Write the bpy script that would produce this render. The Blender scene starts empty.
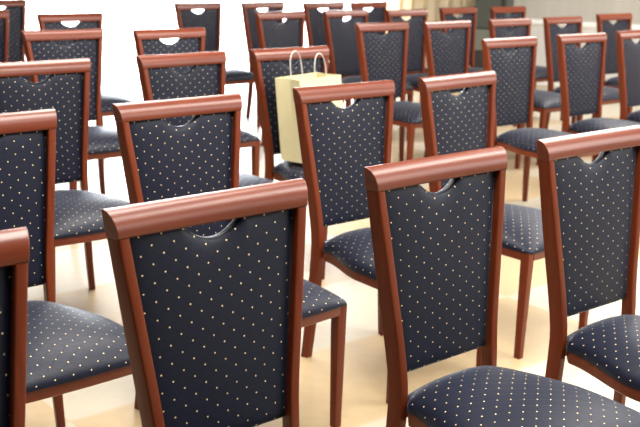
import bpy, bmesh, math, random
from mathutils import Vector, Matrix

scene = bpy.context.scene
C = scene.collection
random.seed(7)

# ---------------------------------------------------------------- helpers
def obj(name, bm, mat, parent=None, bevel=0.0, angle=35):
    me = bpy.data.meshes.new(name)
    bmesh.ops.recalc_face_normals(bm, faces=bm.faces)
    for f in bm.faces:
        f.smooth = True
    bm.to_mesh(me); bm.free()
    me.set_sharp_from_angle(angle=math.radians(angle))
    me.materials.append(mat)
    o = bpy.data.objects.new(name, me)
    C.objects.link(o)
    if parent:
        o.parent = parent
    if bevel:
        m = o.modifiers.new('Bevel', 'BEVEL')
        m.width = bevel; m.segments = 3; m.limit_method = 'ANGLE'; m.angle_limit = math.radians(40)
        m.harden_normals = False
    return o

def empty(name, loc, rz=0.0):
    o = bpy.data.objects.new(name, None)
    C.objects.link(o)
    o.empty_display_size = 0.1
    o.location = loc; o.rotation_euler = (0, 0, rz)
    return o

def tag(o, label, cat, group=None):
    o['label'] = label; o['category'] = cat
    if group:
        o['group'] = group

def struct(o):
    o['kind'] = 'structure'
    return o

def box(bm, x0, x1, y0, y1, z0, z1):
    vs = [bm.verts.new((x, y, z)) for z in (z0, z1) for (x, y) in ((x0, y0), (x1, y0), (x1, y1), (x0, y1))]
    for f in ((0, 3, 2, 1), (4, 5, 6, 7), (0, 1, 5, 4), (1, 2, 6, 5), (2, 3, 7, 6), (3, 0, 4, 7)):
        bm.faces.new([vs[i] for i in f])
    return vs

def loft(bm, rings, close_ends=True):
    vr = [[bm.verts.new(p) for p in r] for r in rings]
    n = len(rings[0])
    for a, b in zip(vr, vr[1:]):
        for i in range(n):
            j = (i + 1) % n
            bm.faces.new((a[i], a[j], b[j], b[i]))
    if close_ends:
        bm.faces.new(vr[0]); bm.faces.new(vr[-1])
    return vr

def lerp_table(t, z):
    for (z0, a), (z1, b) in zip(t, t[1:]):
        if z <= z1:
            k = (z - z0) / (z1 - z0)
            return [p + (q - p) * k for p, q in zip(a, b)]
    return list(t[-1][1])

def spline_table(t, z):
    """Catmull-Rom through the table rows."""
    n = len(t)
    for i in range(n - 1):
        z0, z1 = t[i][0], t[i + 1][0]
        if z <= z1 or i == n - 2:
            k = (z - z0) / (z1 - z0)
            p1, p2 = t[i][1], t[i + 1][1]
            out = []
            for c in range(len(p1)):
                m1 = (p2[c] - t[i - 1][1][c]) / (z1 - t[i - 1][0]) if i > 0 else (p2[c] - p1[c]) / (z1 - z0)
                m2 = (t[i + 2][1][c] - p1[c]) / (t[i + 2][0] - z0) if i < n - 2 else (p2[c] - p1[c]) / (z1 - z0)
                h = z1 - z0
                k2, k3 = k * k, k * k * k
                out.append((2 * k3 - 3 * k2 + 1) * p1[c] + (k3 - 2 * k2 + k) * h * m1 + (-2 * k3 + 3 * k2) * p2[c] + (k3 - k2) * h * m2)
            return out

# ---------------------------------------------------------------- materials
def new_mat(name):
    m = bpy.data.materials.new(name); m.use_nodes = True
    nt = m.node_tree
    return m, nt, nt.nodes['Principled BSDF']

def N(nt, kind, **kw):
    n = nt.nodes.new(kind)
    for k, v in kw.items():
        setattr(n, k, v)
    return n

def math_node(nt, op, a, b=None, c=None):
    n = nt.nodes.new('ShaderNodeMath'); n.operation = op
    for i, v in enumerate((a, b, c)):
        if v is None:
            continue
        if isinstance(v, (int, float)):
            n.inputs[i].default_value = v
        else:
            nt.links.new(v, n.inputs[i])
    return n.outputs[0]

def mix_col(nt, fac, a, b):
    n = nt.nodes.new('ShaderNodeMix'); n.data_type = 'RGBA'
    for sock, v in ((n.inputs[0], fac), (n.inputs[6], a), (n.inputs[7], b)):
        if isinstance(v, (int, float)):
            sock.default_value = v
        elif isinstance(v, tuple):
            sock.default_value = (*v, 1.0) if len(v) == 3 else v
        else:
            nt.links.new(v, sock)
    return n.outputs[2]

def simple(name, col, rough=0.5, **kw):
    m, nt, b = new_mat(name)
    b.inputs['Base Color'].default_value = (*col, 1)
    b.inputs['Roughness'].default_value = rough
    for k, v in kw.items():
        b.inputs[k].default_value = v
    tc = N(nt, 'ShaderNodeTexCoord')
    no = N(nt, 'ShaderNodeTexNoise'); no.inputs['Scale'].default_value = 30
    nt.links.new(tc.outputs['Object'], no.inputs['Vector'])
    c = mix_col(nt, no.outputs['Fac'], tuple(x * 0.92 for x in col), tuple(min(1, x * 1.06) for x in col))
    nt.links.new(c, b.inputs['Base Color'])
    return m

def wood_mat(name, axis, coat):
    m, nt, b = new_mat(name)
    tc = N(nt, 'ShaderNodeTexCoord')
    mp = N(nt, 'ShaderNodeMapping')
    sc = [38, 38, 38]; sc[axis] = 2.2
    mp.inputs['Scale'].default_value = sc
    nt.links.new(tc.outputs['Object'], mp.inputs['Vector'])
    no = N(nt, 'ShaderNodeTexNoise'); no.inputs['Scale'].default_value = 1.0; no.inputs['Detail'].default_value = 5
    no.inputs['Distortion'].default_value = 0.6
    nt.links.new(mp.outputs[0], no.inputs['Vector'])
    ramp = N(nt, 'ShaderNodeValToRGB')
    e = ramp.color_ramp.elements
    e[0].position = 0.25; e[0].color = (0.112, 0.0180, 0.0058, 1)
    e[1].position = 0.78; e[1].color = (0.168, 0.0350, 0.0110, 1)
    nt.links.new(no.outputs['Fac'], ramp.inputs[0])
    nt.links.new(ramp.outputs[0], b.inputs['Base Color'])
    b.inputs['Roughness'].default_value = 0.36
    b.inputs['Specular IOR Level'].default_value = 0.18
    b.inputs['Coat Weight'].default_value = coat
    b.inputs['Coat Roughness'].default_value = 0.25
    return m

WOOD_V = wood_mat('mahogany_upright_grain', 2, 0.12)
WOOD_X = wood_mat('mahogany_cross_grain', 0, 0.60)

def fabric_mat():
    m, nt, b = new_mat('navy_dotted_fabric')
    uv = N(nt, 'ShaderNodeUVMap'); uv.uv_map = 'UVMap'
    sp = N(nt, 'ShaderNodeSeparateXYZ'); nt.links.new(uv.outputs[0], sp.inputs[0])
    U, V = sp.outputs[0], sp.outputs[1]
    PU, PV = 0.0485, 0.0362
    def lattice(off):
        fu = math_node(nt, 'FRACT', math_node(nt, 'ADD', math_node(nt, 'DIVIDE', U, PU), 10 + off))
        fv = math_node(nt, 'FRACT', math_node(nt, 'ADD', math_node(nt, 'DIVIDE', V, PV), 10 + off))
        du = math_node(nt, 'MULTIPLY', math_node(nt, 'SUBTRACT', fu, 0.5), PU)
        dv = math_node(nt, 'MULTIPLY', math_node(nt, 'SUBTRACT', fv, 0.5), PV)
        return math_node(nt, 'SQRT', math_node(nt, 'ADD', math_node(nt, 'MULTIPLY', du, du), math_node(nt, 'MULTIPLY', dv, dv)))
    d = math_node(nt, 'MINIMUM', lattice(0.0), lattice(0.5))
    mr = N(nt, 'ShaderNodeMapRange'); mr.interpolation_type = 'SMOOTHSTEP'
    nt.links.new(d, mr.inputs[0])
    mr.inputs[1].default_value = 0.0010; mr.inputs[2].default_value = 0.0022
    mr.inputs[3].default_value = 1.0; mr.inputs[4].default_value = 0.0
    dot = mr.outputs[0]
    # woven diamond lines through the dots
    def line(sign):
        a = math_node(nt, 'DIVIDE', U, PU)
        c = math_node(nt, 'DIVIDE', V, PV)
        s = math_node(nt, 'ADD' if sign > 0 else 'SUBTRACT', a, c)
        f = math_node(nt, 'FRACT', math_node(nt, 'ADD', s, 20.5 if sign < 0 else 20.5))
        return math_node(nt, 'ABSOLUTE', math_node(nt, 'SUBTRACT', f, 0.5))
    ln = math_node(nt, 'MINIMUM', line(1), line(-1))
    lr = N(nt, 'ShaderNodeMapRange'); nt.links.new(ln, lr.inputs[0])
    lr.inputs[1].default_value = 0.0; lr.inputs[2].default_value = 0.045
    lr.inputs[3].default_value = 1.0; lr.inputs[4].default_value = 0.0
    no = N(nt, 'ShaderNodeTexNoise'); no.inputs['Scale'].default_value = 260
    nt.links.new(uv.outputs[0], no.inputs['Vector'])
    base = mix_col(nt, no.outputs['Fac'], (0.0052, 0.0071, 0.0172), (0.0088, 0.0116, 0.0265))
    base = mix_col(nt, math_node(nt, 'MULTIPLY', lr.outputs[0], 0.85), base, (0.0035, 0.0045, 0.0100))
    col = mix_col(nt, dot, base, (0.95, 0.76, 0.44))
    nt.links.new(col, b.inputs['Base Color'])
    b.inputs['Roughness'].default_value = 0.48
    b.inputs['Specular IOR Level'].default_value = 0.20
    b.inputs['Sheen Weight'].default_value = 0.35
    b.inputs['Sheen Roughness'].default_value = 0.30
    b.inputs['Sheen Tint'].default_value = (0.72, 0.84, 1.0, 1)
    bp = N(nt, 'ShaderNodeBump'); bp.inputs['Strength'].default_value = 0.25; bp.inputs['Distance'].default_value = 0.001
    hh = math_node(nt, 'ADD', math_node(nt, 'MULTIPLY', lr.outputs[0], -1.0), dot)
    nt.links.new(hh, bp.inputs['Height']); nt.links.new(bp.outputs[0], b.inputs['Normal'])
    return m
FABRIC = fabric_mat()

# ---------------------------------------------------------------- the chair
# local frame: +X to the viewer's right across the seat, -Y the way the seat faces, Z up.
# tables are written with "forward" positive and flipped on the way out.
REAR = [  # z, (front, rear, outer x, inner x)
    (0.000, (-0.042, -0.070, 0.206, 0.180)),
    (0.120, (-0.036, -0.067, 0.196, 0.168)),
    (0.250, (-0.028, -0.064, 0.187, 0.158)),
    (0.360, (-0.023, -0.062, 0.181, 0.156)),
    (0.450, (-0.025, -0.064, 0.178, 0.153)),
    (0.550, (-0.036, -0.077, 0.183, 0.159)),
    (0.700, (-0.053, -0.094, 0.2005, 0.177)),
    (0.920, (-0.0800, -0.1135, 0.2275, 0.2035)),
]

def rrect(x0, x1, y0, y1, r=0.004, n=3):
    """Rounded rectangle, counter-clockwise."""
    pts = []
    for cx, cy, a0 in ((x1 - r, y1 - r, 0), (x0 + r, y1 - r, 90), (x0 + r, y0 + r, 180), (x1 - r, y0 + r, 270)):
        for k in range(n + 1):
            a = math.radians(a0 + 90 * k / n)
            pts.append((cx + r * math.cos(a), cy + r * math.sin(a)))
    return pts

def rear_leg_bm(s):
    bm = bmesh.new(); rings = []
    for k in range(29):
        z = 0.920 * k / 28
        f, r, xo, xi = spline_table(REAR, z)
        x0, x1 = (xi, xo) if s > 0 else (-xo, -xi)
        # outer face turned in slightly towards the front
        rings.append([(x - s * 0.0065 * (y - r) / (f - r), -y, z) for x, y in rrect(x0, x1, r, f)])
    loft(bm, rings)
    return bm

def front_leg_bm(s):
    bm = bmesh.new(); rings = []
    for k in range(13):
        z = 0.405 * k / 12
        t = z / 0.405
        w = 0.026 + 0.010 * min(1, t * 1.05)
        xo = 0.2335 + 0.0015 * t; yo = 0.4310 + 0.0070 * t
        x0, x1 = (xo - w, xo) if s > 0 else (-xo, -xo + w)
        rings.append([(x, -y, z) for x, y in rrect(x0, x1, yo - w, yo, 0.003)])
    loft(bm, rings)
    return bm

def smooth(a, b, x):
    t = max(0, min(1, (x - a) / (b - a)))
    return t * t * (3 - 2 * t)

def half_width(y):
    """half width of the seat at depth y (forward positive)"""
    w = 0.1465 + (0.168 - 0.1465) * smooth(-0.024, -0.012, y)
    w += (0.229 - 0.168) * smooth(0.0, 0.24, y) + 0.008 * smooth(0.2, 0.44, y)
    return w

SEAT_Y0, SEAT_Y1 = -0.055, 0.4430
def seat_base(y):
    return 0.4110 - 0.002 * smooth(0.06, 0.24, y)

def cushion_bm():
    bm = bmesh.new()
    uvl = bm.loops.layers.uv.new('UVMap')
    nu, nv = 36, 40
    us = [math.sin(math.pi / 2 * (2 * i / nu - 1)) for i in range(nu + 1)]
    vs = [math.sin(math.pi / 2 * (2 * j / nv - 1)) for j in range(nv + 1)]
    H = 0.070
    def P(u, w):
        y = SEAT_Y0 + (SEAT_Y1 - SEAT_Y0) * (w + 1) / 2
        hw = half_width(y)
        corner = 0.030
        if y > SEAT_Y1 - corner:
            k = (y - (SEAT_Y1 - corner)) / corner
            hw -= corner * 0.5 * (1 - math.sqrt(max(0, 1 - k * k)))
        yb = y + 0.010 * (1 - u * u) * smooth(0.2, 1, w)          # front edge bows out a little
        fu = max(0, 1 - abs(u) ** 2.4) ** 0.5
        fw = max(0, 1 - abs(w) ** 2.6) ** 0.55 if w > 0 else max(0, 1 - abs(w) ** 3.4) ** 0.5
        z = seat_base(y) + H * fu * fw
        return Vector((u * hw, -yb, z))
    pts = [[P(u, w) for u in us] for w in vs]
    iu, jv = nu // 2, nv // 2
    # arc-length coordinates so that the dots keep their spacing down the sides
    cu = [[0] * (nu + 1) for _ in vs]
    cv = [[0] * (nu + 1) for _ in vs]
    for j in range(nv + 1):
        for i in range(iu + 1, nu + 1):
            cu[j][i] = cu[j][i - 1] + (pts[j][i] - pts[j][i - 1]).length
        for i in range(iu - 1, -1, -1):
            cu[j][i] = cu[j][i + 1] - (pts[j][i] - pts[j][i + 1]).length
    for i in range(nu + 1):
        for j in range(jv + 1, nv + 1):
            cv[j][i] = cv[j - 1][i] - (pts[j][i] - pts[j - 1][i]).length
        for j in range(jv - 1, -1, -1):
            cv[j][i] = cv[j + 1][i] + (pts[j][i] - pts[j + 1][i]).length
    grid = [[bm.verts.new(p) for p in row] for row in pts]
    for j in range(nv):
        for i in range(nu):
            f = bm.faces.new((grid[j][i], grid[j][i + 1], grid[j + 1][i + 1], grid[j + 1][i]))
            for l, (a, b) in zip(f.loops, ((j, i), (j, i + 1), (j + 1, i + 1), (j + 1, i))):
                l[uvl].uv = (cu[a][b], cv[a][b])
    rim = [(0, i) for i in range(nu + 1)] + [(j, nu) for j in range(1, nv + 1)] + [(nv, i) for i in range(nu - 1, -1, -1)] + [(j, 0) for j in range(nv - 1, 0, -1)]
    low = [bm.verts.new(grid[a][b].co + Vector((0, 0, -0.006))) for a, b in rim]
    n = len(rim)
    for k in range(n):
        q = (k + 1) % n
        f = bm.faces.new((grid[rim[k][0]][rim[k][1]], low[k], low[q], grid[rim[q][0]][rim[q][1]]))
        for l in f.loops:
            l[uvl].uv = (0.0255, 0.0)
    f = bm.faces.new(low)
    for l in f.loops:
        l[uvl].uv = (0.0255, 0.0)
    return bm

def side_rail_bm(s):
    bm = bmesh.new(); rings = []
    n = 22
    for k in range(n + 1):
        y = -0.022 + (0.410 + 0.022) * k / n
        xo = half_width(y) - 0.0015
        top = seat_base(y) - 0.005
        h = 0.036 - 0.004 * smooth(0.05, 0.2, y)
        xi = xo - 0.022
        ring = [(xo, top), (xo + 0.001, top - h * 0.5), (xo - 0.001, top - h + 0.003), (xo - 0.004, top - h), (xi, top - h), (xi, top)]
        rings.append([(s * x, -y, z) for x, z in ring])
    loft(bm, rings)
    return bm

def cross_rail_bm(front):
    bm = bmesh.new()
    if front:
        rings = []
        for k in range(17):
            x = -0.205 + 0.410 * k / 16
            yo = 0.436 + 0.010 * (1 - (x / 0.235) ** 2)
            top = 0.405
            rings.append([(x, -yo, top), (x, -yo - 0.001, top - 0.017), (x, -yo, top - 0.031), (x, -yo + 0.004, top - 0.034), (x, -yo + 0.022, top - 0.034), (x, -yo + 0.022, top)])
        loft(bm, rings)
    else:
        box(bm, -0.150, 0.150, 0.030, 0.048, 0.375, 0.408)
    return bm

# rolled front: a smooth elliptical sweep from the thin back edge down to the upright front
RAIL_PROFILE = [(-0.1160, 0.9712), (-0.1153, 0.9725)]
for _k in range(33):
    _a = math.radians(90 * _k / 32)
    RAIL_PROFILE.append((-0.1138 + 0.0346 * math.sin(_a) ** 0.98, 0.9728 - 0.0478 * (1 - math.cos(_a)) ** 0.98))
RAIL_PROFILE += [(-0.0796, 0.9222), (-0.0808, 0.9206), (-0.0830, 0.9200), (-0.1110, 0.9200), (-0.1130, 0.9215), (-0.1150, 0.9420)]
def top_rail_bm():
    bm = bmesh.new(); rings = []
    n = 24
    for k in range(n + 1):
        u = 2 * k / n - 1
        # the last couple of millimetres at each end are rounded over
        ring = []
        for y, z in RAIL_PROFILE:
            xo = 0.2280 + (z - 0.9180) * 0.124 - 0.007 * (y + 0.116) / 0.036
            bow = -0.009 * (1 - u * u)
            ring.append((u * xo, -(y + bow), z - 0.002 * (1 - u * u)))
        rings.append(ring)
    loft(bm, rings)
    return bm

def pad_bm():
    bm = bmesh.new()
    uvl = bm.loops.layers.uv.new('UVMap')
    ns, nt_ = 64, 36
    Z0, Z1 = 0.4775, 0.9225
    ss = [2 * i / ns - 1 for i in range(ns + 1)]
    ss = [math.copysign(abs(s) ** 0.9, s) if abs(s) > 1e-9 else 0.0 for s in ss]
    tt = [0.5 - 0.5 * math.cos(math.pi * j / nt_) for j in range(nt_ + 1)]
    def hw(z):
        return 0.1590 + (0.2035 - 0.1590) * (z - Z0) / (Z1 - Z0)
    def notch(x):
        k = abs(x) / 0.070
        return 0.0 if k >= 1 else 0.0370 * (1 - k ** 2.0) ** 1.0
    def P(s, t, side):
        zt = Z1 - notch(s * 0.193)
        zb = Z0
        # bottom corners rounded
        rc = 0.06
        if abs(s) > 1 - rc:
            k = (abs(s) - (1 - rc)) / rc
            zb += 0.014 * (1 - math.sqrt(max(0, 1 - k * k)))
        z = zb + (zt - zb) * t
        x = s * hw(z)
        f, r, xo, xi = spline_table(REAR, z)
        mid = (f + r) / 2
        es = max(0, 1 - abs(s) ** 10) ** 0.5
        et = max(0, 1 - abs(2 * t - 1) ** 16) ** 0.5
        edge = es * et
        if side > 0:
            y = mid - 0.008 + 0.012 * edge + 0.007 * (1 - s * s) * (1 - (2 * t - 1) ** 2) * edge
        else:
            y = mid - 0.014 - 0.022 * edge
        return Vector((x, -y, z))
    g = {}
    for side in (1, -1):
        for j, t in enumerate(tt):
            for i, s in enumerate(ss):
                g[side, j, i] = bm.verts.new(P(s, t, side))
    def uvof(v):
        return (v.co.x, v.co.z * 1.01)
    def face(vs):
        f = bm.faces.new(vs)
        for l in f.loops:
            l[uvl].uv = uvof(l.vert)
    for j in range(nt_):
        for i in range(ns):
            face((g[1, j, i], g[1, j, i + 1], g[1, j + 1, i + 1], g[1, j + 1, i]))
            face((g[-1, j, i], g[-1, j + 1, i], g[-1, j + 1, i + 1], g[-1, j, i + 1]))
    for j in range(nt_):
        face((g[1, j, 0], g[1, j + 1, 0], g[-1, j + 1, 0], g[-1, j, 0]))
        face((g[1, j, ns], g[-1, j, ns], g[-1, j + 1, ns], g[1, j + 1, ns]))
    for i in range(ns):
        face((g[1, 0, i], g[-1, 0, i], g[-1, 0, i + 1], g[1, 0, i + 1]))
        face((g[1, nt_, i], g[1, nt_, i + 1], g[-1, nt_, i + 1], g[-1, nt_, i]))
    return bm

def make_chair():
    root = empty('banquet_chair', (0, 0, 0))
    for s in (-1, 1):
        obj('rear_leg', rear_leg_bm(s), WOOD_V, root)
    for s in (-1, 1):
        obj('front_leg', front_leg_bm(s), WOOD_V, root)
    obj('top_rail', top_rail_bm(), WOOD_X, root, bevel=0.0013)
    obj('back_pad', pad_bm(), FABRIC, root, angle=60)
    obj('seat_cushion', cushion_bm(), FABRIC, root, angle=60)
    for s in (-1, 1):
        obj('side_rail', side_rail_bm(s), WOOD_V, root)
    obj('front_rail', cross_rail_bm(True), WOOD_X, root)
    obj('rear_rail', cross_rail_bm(False), WOOD_X, root, bevel=0.002)
    return root

# x, y, turn, label, row
CHAIRS = [
    (-0.5935, 1.4249, 0.7207, 1, 'navy chair cut off by the left edge, only its right post and rail corner showing'),
    (-0.1413, 1.8618, 0.7151, 1, 'largest navy dotted chair, its broad back filling the lower left middle'),
    (0.3456, 2.2974, 0.7170, 1, 'front-row navy chair whose domed dotted seat fills the bottom right corner'),
    (0.8098, 2.7029, 0.6961, 1, 'front-row navy chair at the right edge, its top rail running out of frame'),
    (-0.8660, 2.6740, 0.7226, 2, 'second-row navy chair at left edge with its whole dotted seat showing'),
    (-0.3750, 3.1055, 0.7245, 2, 'second-row navy chair directly behind the largest chair, above its top rail'),
    (0.1460, 3.5753, 0.7107, 2, 'second-row navy chair standing directly in front of the cream paper bag'),
    (0.6034, 3.9915, 0.7877, 2, 'rightmost navy chair of the second row, between the two big right-hand front chairs'),
    (-1.0720, 4.0050, 0.6958, 3, 'third-row navy chair at the left edge, behind the one with its whole seat showing'),
    (-0.5503, 4.4607, 0.7489, 3, 'third-row navy chair left of the one holding the bag'),
    (-0.0937, 4.8593, 0.7121, 3, 'navy chair with the cream paper bag standing on its seat'),
    (-1.3354, 5.4889, 0.6807, 4, 'navy chair at upper left with another chair peeping over its top rail'),
    (-0.8031, 5.7653, 0.7082, 4, 'navy chair with white handhold peeping over the third-row chair left of the bag chair'),
    (1.1173, 5.8443, 0.7086, 4, 'first chair of the short right-hand row, just right of the second-row end chair'),
    (1.6358, 6.3018, 0.6879, 4, 'middle navy chair of the short right-hand row of three'),
    (2.1157, 6.7765, 0.7207, 4, 'last navy chair of the short right-hand row, cut by the right edge'),
    (-2.2220, 6.7522, 0.7207, 5, 'navy chair sliver at the upper left edge, only its right post showing'),
    (-1.6064, 6.7743, 0.6905, 5, 'navy chair with white handhold in the upper left, only its top and rail showing'),
    (0.4405, 6.7619, 0.7089, 5, 'first chair on the left of the five-chair row crossing the upper right'),
    (0.9078, 7.1344, 0.7169, 5, 'second chair from left in the five-chair row crossing the upper right'),
    (1.4136, 7.5629, 0.7222, 5, "third chair of the five-chair row, peeping over the short right-hand row's first chair"),
    (1.8985, 8.0088, 0.7083, 5, 'fourth chair in the five-chair row, before the cream dado moulding'),
    (2.4672, 8.6581, 0.6805, 5, 'last chair on the right of the five-chair row, nearest the grey wall'),
    (-2.4800, 8.0600, 0.7207, 6, 'navy chair in the top left corner with its handhold cut by the edge'),
    (-0.2620, 7.6100, 0.7474, 6, 'hazy navy chair right behind the bag chair, washed by window light'),
    (0.2237, 8.0660, 0.7373, 6, 'hazy navy chair at top centre with a glaring white handhold'),
    (0.7200, 8.3560, 0.7244, 6, 'navy chair at top before the left half of the cream curtain'),
    (1.2002, 8.9020, 0.7367, 7, 'navy chair against the right end of the cream curtain beside the dark cabinet'),
    (1.6914, 9.2929, 0.6992, 7, 'back-row navy chair just right of the dark cabinet, only its top showing'),
    (-0.9686, 8.4539, 0.7548, 7, 'back-row navy chair left of the bag chair, its seat jutting out before white window'),
    (-0.4677, 8.8425, 0.7628, 7, 'back-row navy chair mostly hidden by the hazy chair behind the bag'),
    (0.0477, 9.1049, 0.7207, 7, 'bluish back-row chair glimpsed through the gap at the top centre'),
    (0.4571, 9.4033, 0.7740, 7, 'back-row navy chair peeking out above the gap left of the curtain chairs'),
]
ROWS = {1: 'banquet chairs in the front row', 2: 'banquet chairs in the second row', 3: 'banquet chairs in the third row', 4: 'banquet chairs in the fourth row',
        5: 'banquet chairs in the fifth row', 6: 'banquet chairs in the sixth row', 7: 'banquet chairs in the back row'}

first = make_chair()
parts = list(first.children)
for i, (x, y, a, row, label) in enumerate(CHAIRS):
    if i == 0:
        r = first
    else:
        r = first.copy(); C.objects.link(r)
        for p in parts:
            c = p.copy(); C.objects.link(c); c.parent = r
    r.location = (x, y, 0); r.rotation_euler = (0, 0, a)
    tag(r, label, 'chair', ROWS[row])

# ---------------------------------------------------------------- paper bag on the third-row seat
PAPER = simple('cream_kraft_paper', (0.70, 0.63, 0.37), 0.75)
CORD = simple('white_twisted_cord', (0.62, 0.60, 0.56), 0.7)
def bag_bm(w=0.33, d=0.14, h=0.375):
    bm = bmesh.new()
    t = 0.0012
    def ring(z, inset=0.0, pinch=0.0):
        hw, hd = w / 2 - inset, d / 2 - inset
        # corner, panel middle, corner, gusset fold pulled inwards ...
        return [(-hw, -hd, z), (0, -hd + pinch * 0.2, z), (hw, -hd, z), (hw - pinch, 0, z), (hw, hd, z), (0, hd - pinch * 0.2, z), (-hw, hd, z), (-hw + pinch, 0, z)]
    zs = [(0.0, 0.0), (0.055, 0.004), (0.16, 0.010), (0.27, 0.016), (h, 0.022)]
    outer = [[bm.verts.new(p) for p in ring(z, 0, pi)] for z, pi in zs]
    inner = [[bm.verts.new(p) for p in ring(z if k else 0.004, t, pi)] for k, (z, pi) in enumerate(zs)]
    for g in (outer, inner):
        for a, b in zip(g, g[1:]):
            for i in range(8):
                j = (i + 1) % 8
                bm.faces.new((a[i], a[j], b[j], b[i]))
        bm.faces.new(g[0])
    for i in range(8):
        j = (i + 1) % 8
        bm.faces.new((outer[-1][i], outer[-1][j], inner[-1][j], inner[-1][i]))
    for v in bm.verts:
        v.co.y += v.co.z * 0.123
    return bm

def tube_bm(path, r, n=8):
    bm = bmesh.new(); rings = []
    for k, p in enumerate(path):
        a = path[max(0, k - 1)]; b = path[min(len(path) - 1, k + 1)]
        d = (b - a).normalized()
        u = d.orthogonal().normalized() if k == 0 else (rings_u - rings_u.dot(d) * d).normalized()
        rings_u = u
        v = d.cross(u)
        rings.append([p + u * r * math.cos(2 * math.pi * q / n) + v * r * math.sin(2 * math.pi * q / n) for q in range(n)])
    loft(bm, rings)
    return bm

cx, cy, ca = -0.0937, 4.8593, 0.7121
def chair_local(x0, y0, a, lx, ly, lz):
    return (x0 + math.cos(a) * lx + math.sin(a) * ly, y0 + math.sin(a) * lx - math.cos(a) * ly, lz)
BAG = chair_local(cx, cy, ca, -0.012, 0.105, 0.4815)
bag = empty('paper_bag', BAG, ca)
bag.matrix_world = Matrix.Translation(Vector(BAG)) @ Matrix.Rotation(ca + 0.25, 4, 'Z')
tag(bag, 'cream paper carrier bag with white cord handles standing on a chair seat', 'bag')
obj('bag_body', bag_bm(), PAPER, bag, angle=15)
for sy in (-1, 1):
    pts = []
    for k in range(25):
        a = math.pi * k / 24
        xx = -0.045 * math.cos(a)
        zz = 0.375 + 0.110 * math.sin(a) ** 0.62 if 0 < k < 24 else 0.335
        pts.append(Vector((xx, sy * (0.0700 - 0.0045 + (0.004 if 0 < k < 24 else 0.0)) + zz * 0.123, zz)))
    obj('handle', tube_bm(pts, 0.0024), CORD, bag)

# ---------------------------------------------------------------- the room
def floor_mat():
    m, nt, b = new_mat('beige_banded_carpet')
    tc = N(nt, 'ShaderNodeTexCoord')
    mp = N(nt, 'ShaderNodeMapping'); mp.inputs['Rotation'].default_value = (0, 0, -math.radians(40))
    nt.links.new(tc.outputs['Object'], mp.inputs['Vector'])
    no = N(nt, 'ShaderNodeTexNoise'); no.inputs['Scale'].default_value = 1.4; no.inputs['Detail'].default_value = 2
    nt.links.new(mp.outputs[0], no.inputs['Vector'])
    sp = N(nt, 'ShaderNodeSeparateXYZ'); nt.links.new(mp.outputs[0], sp.inputs[0])
    wob = math_node(nt, 'MULTIPLY', math_node(nt, 'SUBTRACT', no.outputs['Fac'], 0.5), 0.05)
    q = math_node(nt, 'ADD', sp.outputs[1], wob)
    s = math_node(nt, 'ADD', sp.outputs[0], wob)
    # bands along the rows: period 1.12 m, half cream and half tan, swapped in every other block
    f = math_node(nt, 'FRACT', math_node(nt, 'ADD', math_node(nt, 'DIVIDE', math_node(nt, 'SUBTRACT', q, 2.72), 1.12), 10))
    blk = math_node(nt, 'GREATER_THAN', math_node(nt, 'FRACT', math_node(nt, 'ADD', math_node(nt, 'DIVIDE', math_node(nt, 'SUBTRACT', s, 3.35), 4.1), 10)), 0.5)
    tri = math_node(nt, 'ABSOLUTE', math_node(nt, 'SUBTRACT', f, 0.25))     # 0 in the middle of the cream band
    tri = math_node(nt, 'MINIMUM', tri, math_node(nt, 'SUBTRACT', 1.0, tri))
    mr = N(nt, 'ShaderNodeMapRange'); mr.interpolation_type = 'SMOOTHSTEP'
    nt.links.new(tri, mr.inputs[0])
    mr.inputs[1].default_value = 0.235; mr.inputs[2].default_value = 0.265
    mr.inputs[3].default_value = 0.0; mr.inputs[4].default_value = 1.0
    tan = math_node(nt, 'ABSOLUTE', math_node(nt, 'SUBTRACT', mr.outputs[0], math_node(nt, 'SUBTRACT', 1.0, blk)))
    pile = N(nt, 'ShaderNodeTexNoise'); pile.inputs['Scale'].default_value = 22; pile.inputs['Detail'].default_value = 4
    nt.links.new(tc.outputs['Object'], pile.inputs['Vector'])
    cream = mix_col(nt, pile.outputs['Fac'], (0.425, 0.372, 0.282), (0.485, 0.43, 0.33))
    ta = mix_col(nt, pile.outputs['Fac'], (0.390, 0.285, 0.158), (0.465, 0.345, 0.198))
    col = mix_col(nt, tan, cream, ta)
    nt.links.new(col, b.inputs['Base Color'])
    b.inputs['Roughness'].default_value = 0.36
    b.inputs['Specular IOR Level'].default_value = 0.5
    return m

bm = bmesh.new()
box(bm, -13, 9, -3, 19, -0.08, 0.0)
struct(obj('floor', bm, floor_mat()))

# the back wall runs through O along E (turned 24 degrees clockwise from the camera's right)
WA = math.radians(-24)
O = Vector((2.30, 11.75, 0))
WALL = Matrix.Translation(O) @ Matrix.Rotation(WA, 4, 'Z')       # local x along the wall, local +y behind it
def on_wall(o):
    o.matrix_world = WALL
    return o

def wall_mat():
    m, nt, b = new_mat('grey_wallpaper')
    tc = N(nt, 'ShaderNodeTexCoord')
    mp = N(nt, 'ShaderNodeMapping'); mp.inputs['Scale'].default_value = (9, 1, 0.4)
    nt.links.new(tc.outputs['Object'], mp.inputs['Vector'])
    no = N(nt, 'ShaderNodeTexNoise'); no.inputs['Scale'].default_value = 1; no.inputs['Detail'].default_value = 3
    nt.links.new(mp.outputs[0], no.inputs['Vector'])
    c = mix_col(nt, no.outputs['Fac'], (0.40, 0.38, 0.34), (0.52, 0.50, 0.455))
    nt.links.new(c, b.inputs['Base Color'])
    b.inputs['Roughness'].default_value = 0.8
    return m
WALLP = wall_mat()
WHITE = simple('white_paint', (0.84, 0.83, 0.79), 0.45)
LOWERW = simple('pale_grey_paint', (0.62, 0.61, 0.58), 0.6)

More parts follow.
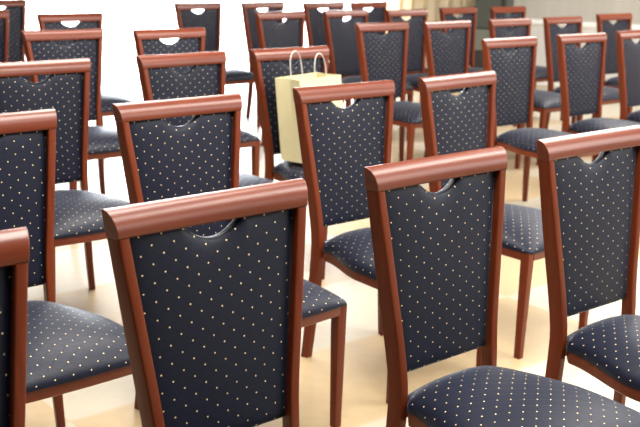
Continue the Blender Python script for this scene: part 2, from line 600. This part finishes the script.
# wall: solid on the right of x=-1.62, glazed to the left of it
bm = bmesh.new()
box(bm, -1.62, 3.4, 0.0, 0.25, 0.0, 3.1)
struct(on_wall(obj('wall_back', bm, WALLP)))
bm = bmesh.new()
box(bm, -12.5, -1.62, 0.0, 0.25, 2.65, 3.1)
struct(on_wall(obj('wall_back_lintel', bm, WALLP)))
bm = bmesh.new()
vs = []
prof = [(0.0, 0.655), (-0.012, 0.655), (-0.016, 0.668), (-0.030, 0.676), (-0.030, 0.704), (-0.022, 0.716), (-0.012, 0.722), (0.0, 0.726)]
loft(bm, [[(x, y, z) for y, z in prof] for x in (-0.18, 3.4)])
struct(on_wall(obj('trim_1', bm, WHITE)))
bm = bmesh.new()
box(bm, -0.18, 3.4, -0.006, 0.0, 0.10, 0.655)
struct(on_wall(obj('wall_back_wainscot', bm, LOWERW)))
bm = bmesh.new()
loft(bm, [[(x, y, z) for y, z in ((0, 0), (-0.018, 0), (-0.018, 0.085), (-0.010, 0.10), (0, 0.10))] for x in (-0.18, 3.4)])
struct(on_wall(obj('baseboard_back', bm, WHITE)))

# unseen right-hand wall, its window openings invented for the added side light
bm = bmesh.new()
box(bm, 5.25, 5.45, -1.0, 10.6, 0.0, 0.88)
box(bm, 5.25, 5.45, -1.0, 10.6, 2.92, 3.1)
for yy in (-1.0, 0.3, 2.35, 4.45, 6.55, 8.75):
    box(bm, 5.25, 5.45, yy, yy + (0.15 if yy > 0 and yy < 8.7 else 0.14 if yy < 8.7 else 1.85), 0.88, 2.92)
struct(obj('wall_right', bm, WALLP))

# windows: six tall glazed doors in white frames
GLASS = bpy.data.materials.new('window_glass'); GLASS.use_nodes = True
nt = GLASS.node_tree; nt.nodes.clear()
out = N(nt, 'ShaderNodeOutputMaterial'); tr = N(nt, 'ShaderNodeBsdfTransparent'); gl = N(nt, 'ShaderNodeBsdfGlossy'); mx = N(nt, 'ShaderNodeMixShader')
gl.inputs['Roughness'].default_value = 0.02; mx.inputs[0].default_value = 0.05
nt.links.new(tr.outputs[0], mx.inputs[1]); nt.links.new(gl.outputs[0], mx.inputs[2]); nt.links.new(mx.outputs[0], out.inputs[0])
for k in range(6):
    x0 = -12.42 + 1.8 * k; x1 = x0 + 1.8
    root = on_wall(empty('window_%d' % (k + 1), (0, 0, 0)))
    struct(root)
    bm = bmesh.new()
    for a, b_ in ((x0, x0 + 0.05), (x1 - 0.05, x1), ((x0 + x1) / 2 - 0.03, (x0 + x1) / 2 + 0.03)):
        box(bm, a, b_, 0.06, 0.12, 0.0, 2.65)
    for a, b_ in ((0.0, 0.06), (2.59, 2.65)):
        box(bm, x0, x1, 0.062, 0.118, a, b_)
    obj('window_frame', bm, WHITE, root)
    bm = bmesh.new(); box(bm, x0 + 0.05, x1 - 0.05, 0.088, 0.094, 0.06, 2.59)
    obj('window_pane', bm, GLASS, root)

SHEER = bpy.data.materials.new('white_sheer'); SHEER.use_nodes = True
nt = SHEER.node_tree; nt.nodes.clear()
out = N(nt, 'ShaderNodeOutputMaterial'); tr = N(nt, 'ShaderNodeBsdfTransparent'); tl = N(nt, 'ShaderNodeBsdfTranslucent'); df = N(nt, 'ShaderNodeBsdfDiffuse')
m1 = N(nt, 'ShaderNodeMixShader'); m2 = N(nt, 'ShaderNodeMixShader')
m1.inputs[0].default_value = 0.5; m2.inputs[0].default_value = 0.45
tl.inputs[0].default_value = (0.92, 0.92, 0.92, 1); df.inputs[0].default_value = (0.92, 0.92, 0.92, 1)
nt.links.new(tl.outputs[0], m1.inputs[1]); nt.links.new(df.outputs[0], m1.inputs[2])
nt.links.new(tr.outputs[0], m2.inputs[1]); nt.links.new(m1.outputs[0], m2.inputs[2]); nt.links.new(m2.outputs[0], out.inputs[0])

# cream curtain drawn to the side of the windows
def curtain_mat(name, col, trans):
    m = bpy.data.materials.new(name); m.use_nodes = True
    nt = m.node_tree; b = nt.nodes['Principled BSDF']
    tc = N(nt, 'ShaderNodeTexCoord')
    no = N(nt, 'ShaderNodeTexNoise'); no.inputs['Scale'].default_value = 60
    nt.links.new(tc.outputs['Object'], no.inputs['Vector'])
    c = mix_col(nt, no.outputs['Fac'], tuple(x * 0.94 for x in col), col)
    nt.links.new(c, b.inputs['Base Color']); b.inputs['Roughness'].default_value = 0.85
    t = N(nt, 'ShaderNodeBsdfTranslucent'); nt.links.new(c, t.inputs[0])
    mx = N(nt, 'ShaderNodeMixShader'); mx.inputs[0].default_value = trans
    nt.links.new(b.outputs[0], mx.inputs[1]); nt.links.new(t.outputs[0], mx.inputs[2])
    nt.links.new(mx.outputs[0], nt.nodes['Material Output'].inputs[0])
    return m
def folds_bm(x0, x1, y, pitch, amp, z0, z1):
    bm = bmesh.new()
    n = int((x1 - x0) / pitch * 14)
    front = []; 
    for k in range(n + 1):
        x = x0 + (x1 - x0) * k / n
        ph = 2 * math.pi * (x - x0) / pitch
        front.append((x + 0.25 * pitch * 0.3 * math.sin(2 * ph), y + amp * math.sin(ph) + 0.3 * amp * math.sin(0.37 * ph + 1)))
    rings = [front + [(a, b + 0.004) for a, b in reversed(front)]]
    loft(bm, [[(a, b, z) for a, b in rings[0]] for z in (z0, (z0 + z1) / 2, z1)])
    return bm
cur = on_wall(obj('curtain', folds_bm(-1.74, -0.60, -0.10, 0.15, 0.035, 0.015, 2.72), curtain_mat('cream_curtain', (0.90, 0.82, 0.66), 0.5)))
tag(cur, 'cream floor-length curtain gathered in folds beside the bright windows', 'curtain')

sheer = on_wall(obj('sheer_curtain', folds_bm(-12.3, -1.70, -0.02, 0.24, 0.018, 0.015, 2.70), SHEER, angle=60))
tag(sheer, 'white sheer floor-length curtain across the bright windows at the back', 'curtain')

# dark cabinet between the curtain and the dado
CAB = simple('dark_green_grey_lacquer', (0.075, 0.085, 0.075), 0.45)
CABD = simple('dark_lacquer', (0.035, 0.035, 0.034), 0.4)
CABL = simple('grey_green_lacquer', (0.16, 0.18, 0.15), 0.5)
cab = on_wall(empty('tall_cabinet', (0, 0, 0)))
cab.matrix_world = WALL @ Matrix.Translation((-0.39, -0.006, 0))
tag(cab, 'tall narrow dark grey-green cabinet between cream curtain and grey wall', 'cabinet')
bm = bmesh.new()
box(bm, -0.185, 0.185, -0.30, 0.0, 0.0, 2.1)
obj('cabinet_body', bm, CAB, cab, bevel=0.004)
bm = bmesh.new()
box(bm, -0.165, 0.120, -0.318, -0.300, 0.62, 2.05)
obj('upper_door', bm, CAB, cab, bevel=0.003)
bm = bmesh.new()
box(bm, -0.165, 0.120, -0.318, -0.300, 0.09, 0.36)
obj('lower_door', bm, CABD, cab, bevel=0.003)
bm = bmesh.new()
box(bm, -0.165, 0.165, -0.325, -0.300, 0.37, 0.60)
obj('drawer_front', bm, CABL, cab, bevel=0.003)
bm = bmesh.new()
box(bm, 0.125, 0.165, -0.316, -0.300, 0.62, 2.05)
obj('side_stile', bm, CABD, cab, bevel=0.003)

# paving outside the windows
bm = bmesh.new()
box(bm, -16, 3.0, 0.25, 9.0, -0.10, -0.02)
struct(on_wall(obj('ground', bm, simple('pale_paving', (0.75, 0.74, 0.72), 0.7))))

# ---------------------------------------------------------------- light
w = bpy.data.worlds.new('World'); scene.world = w; w.use_nodes = True
nt = w.node_tree
bg = nt.nodes['Background']
bg.inputs[0].default_value = (1.0, 0.955, 0.90, 1); bg.inputs[1].default_value = 0.12

def area(name, loc, target, sx, sy, energy, col):
    l = bpy.data.lights.new(name, 'AREA'); l.shape = 'RECTANGLE'; l.size = sx; l.size_y = sy
    l.energy = energy; l.color = col
    o = bpy.data.objects.new(name, l); C.objects.link(o)
    o.location = loc
    o.rotation_euler = (Vector(target) - Vector(loc)).to_track_quat('-Z', 'Y').to_euler()
    return o
# daylight in the tall windows
p = WALL @ Vector((-7.0, 0.6, 1.33)); q = WALL @ Vector((-7.0, -5, 1.33))
area('window_daylight', p, q, 10.6, 2.6, 5600, (0.90, 0.95, 1.0))
# unseen overhead area lamps, added to brighten top rails and floor
for lx, ly in ((2.4, 2.6), (2.6, 5.6), (2.8, 8.6), (-0.6, 5.0), (0.2, 2.2)):
    area('overhead_fill_light', (lx, ly, 3.0), (lx, ly, 0), 1.2, 1.8, 150, (1.0, 0.95, 0.88))

# side lamp added out of view for rail highlights and front light
area('side_fill_light', (5.6, 4.6, 2.3), (0, 4.6, 1.3), 8.4, 1.4, 250, (1.0, 0.97, 0.93))

# ---------------------------------------------------------------- camera
F_PX, PITCH, ROLL, HC = 1030.55, 0.25325, 0.029535, 1.44116
cam = bpy.data.cameras.new('camera'); co = bpy.data.objects.new('camera', cam); C.objects.link(co)
cam.sensor_fit = 'HORIZONTAL'; cam.sensor_width = 36.0; cam.lens = 36.0 * F_PX / 640.0
cam.clip_start = 0.05; cam.clip_end = 200
fw = Vector((0, math.cos(PITCH), -math.sin(PITCH))); up = Vector((0, math.sin(PITCH), math.cos(PITCH))); rt = Vector((1, 0, 0))
R = math.cos(ROLL) * rt + math.sin(ROLL) * up
U = -math.sin(ROLL) * rt + math.cos(ROLL) * up
m = Matrix((R, U, -fw)).transposed().to_4x4()
m.translation = (0, 0, HC)
co.matrix_world = m
cam.dof.use_dof = True; cam.dof.focus_distance = 2.4; cam.dof.aperture_fstop = 6.6
scene.camera = co

vs = scene.view_settings
vs.view_transform = 'Standard'; vs.look = 'None'; vs.gamma = 1.0; vs.exposure = 0.0
vs.use_curve_mapping = False
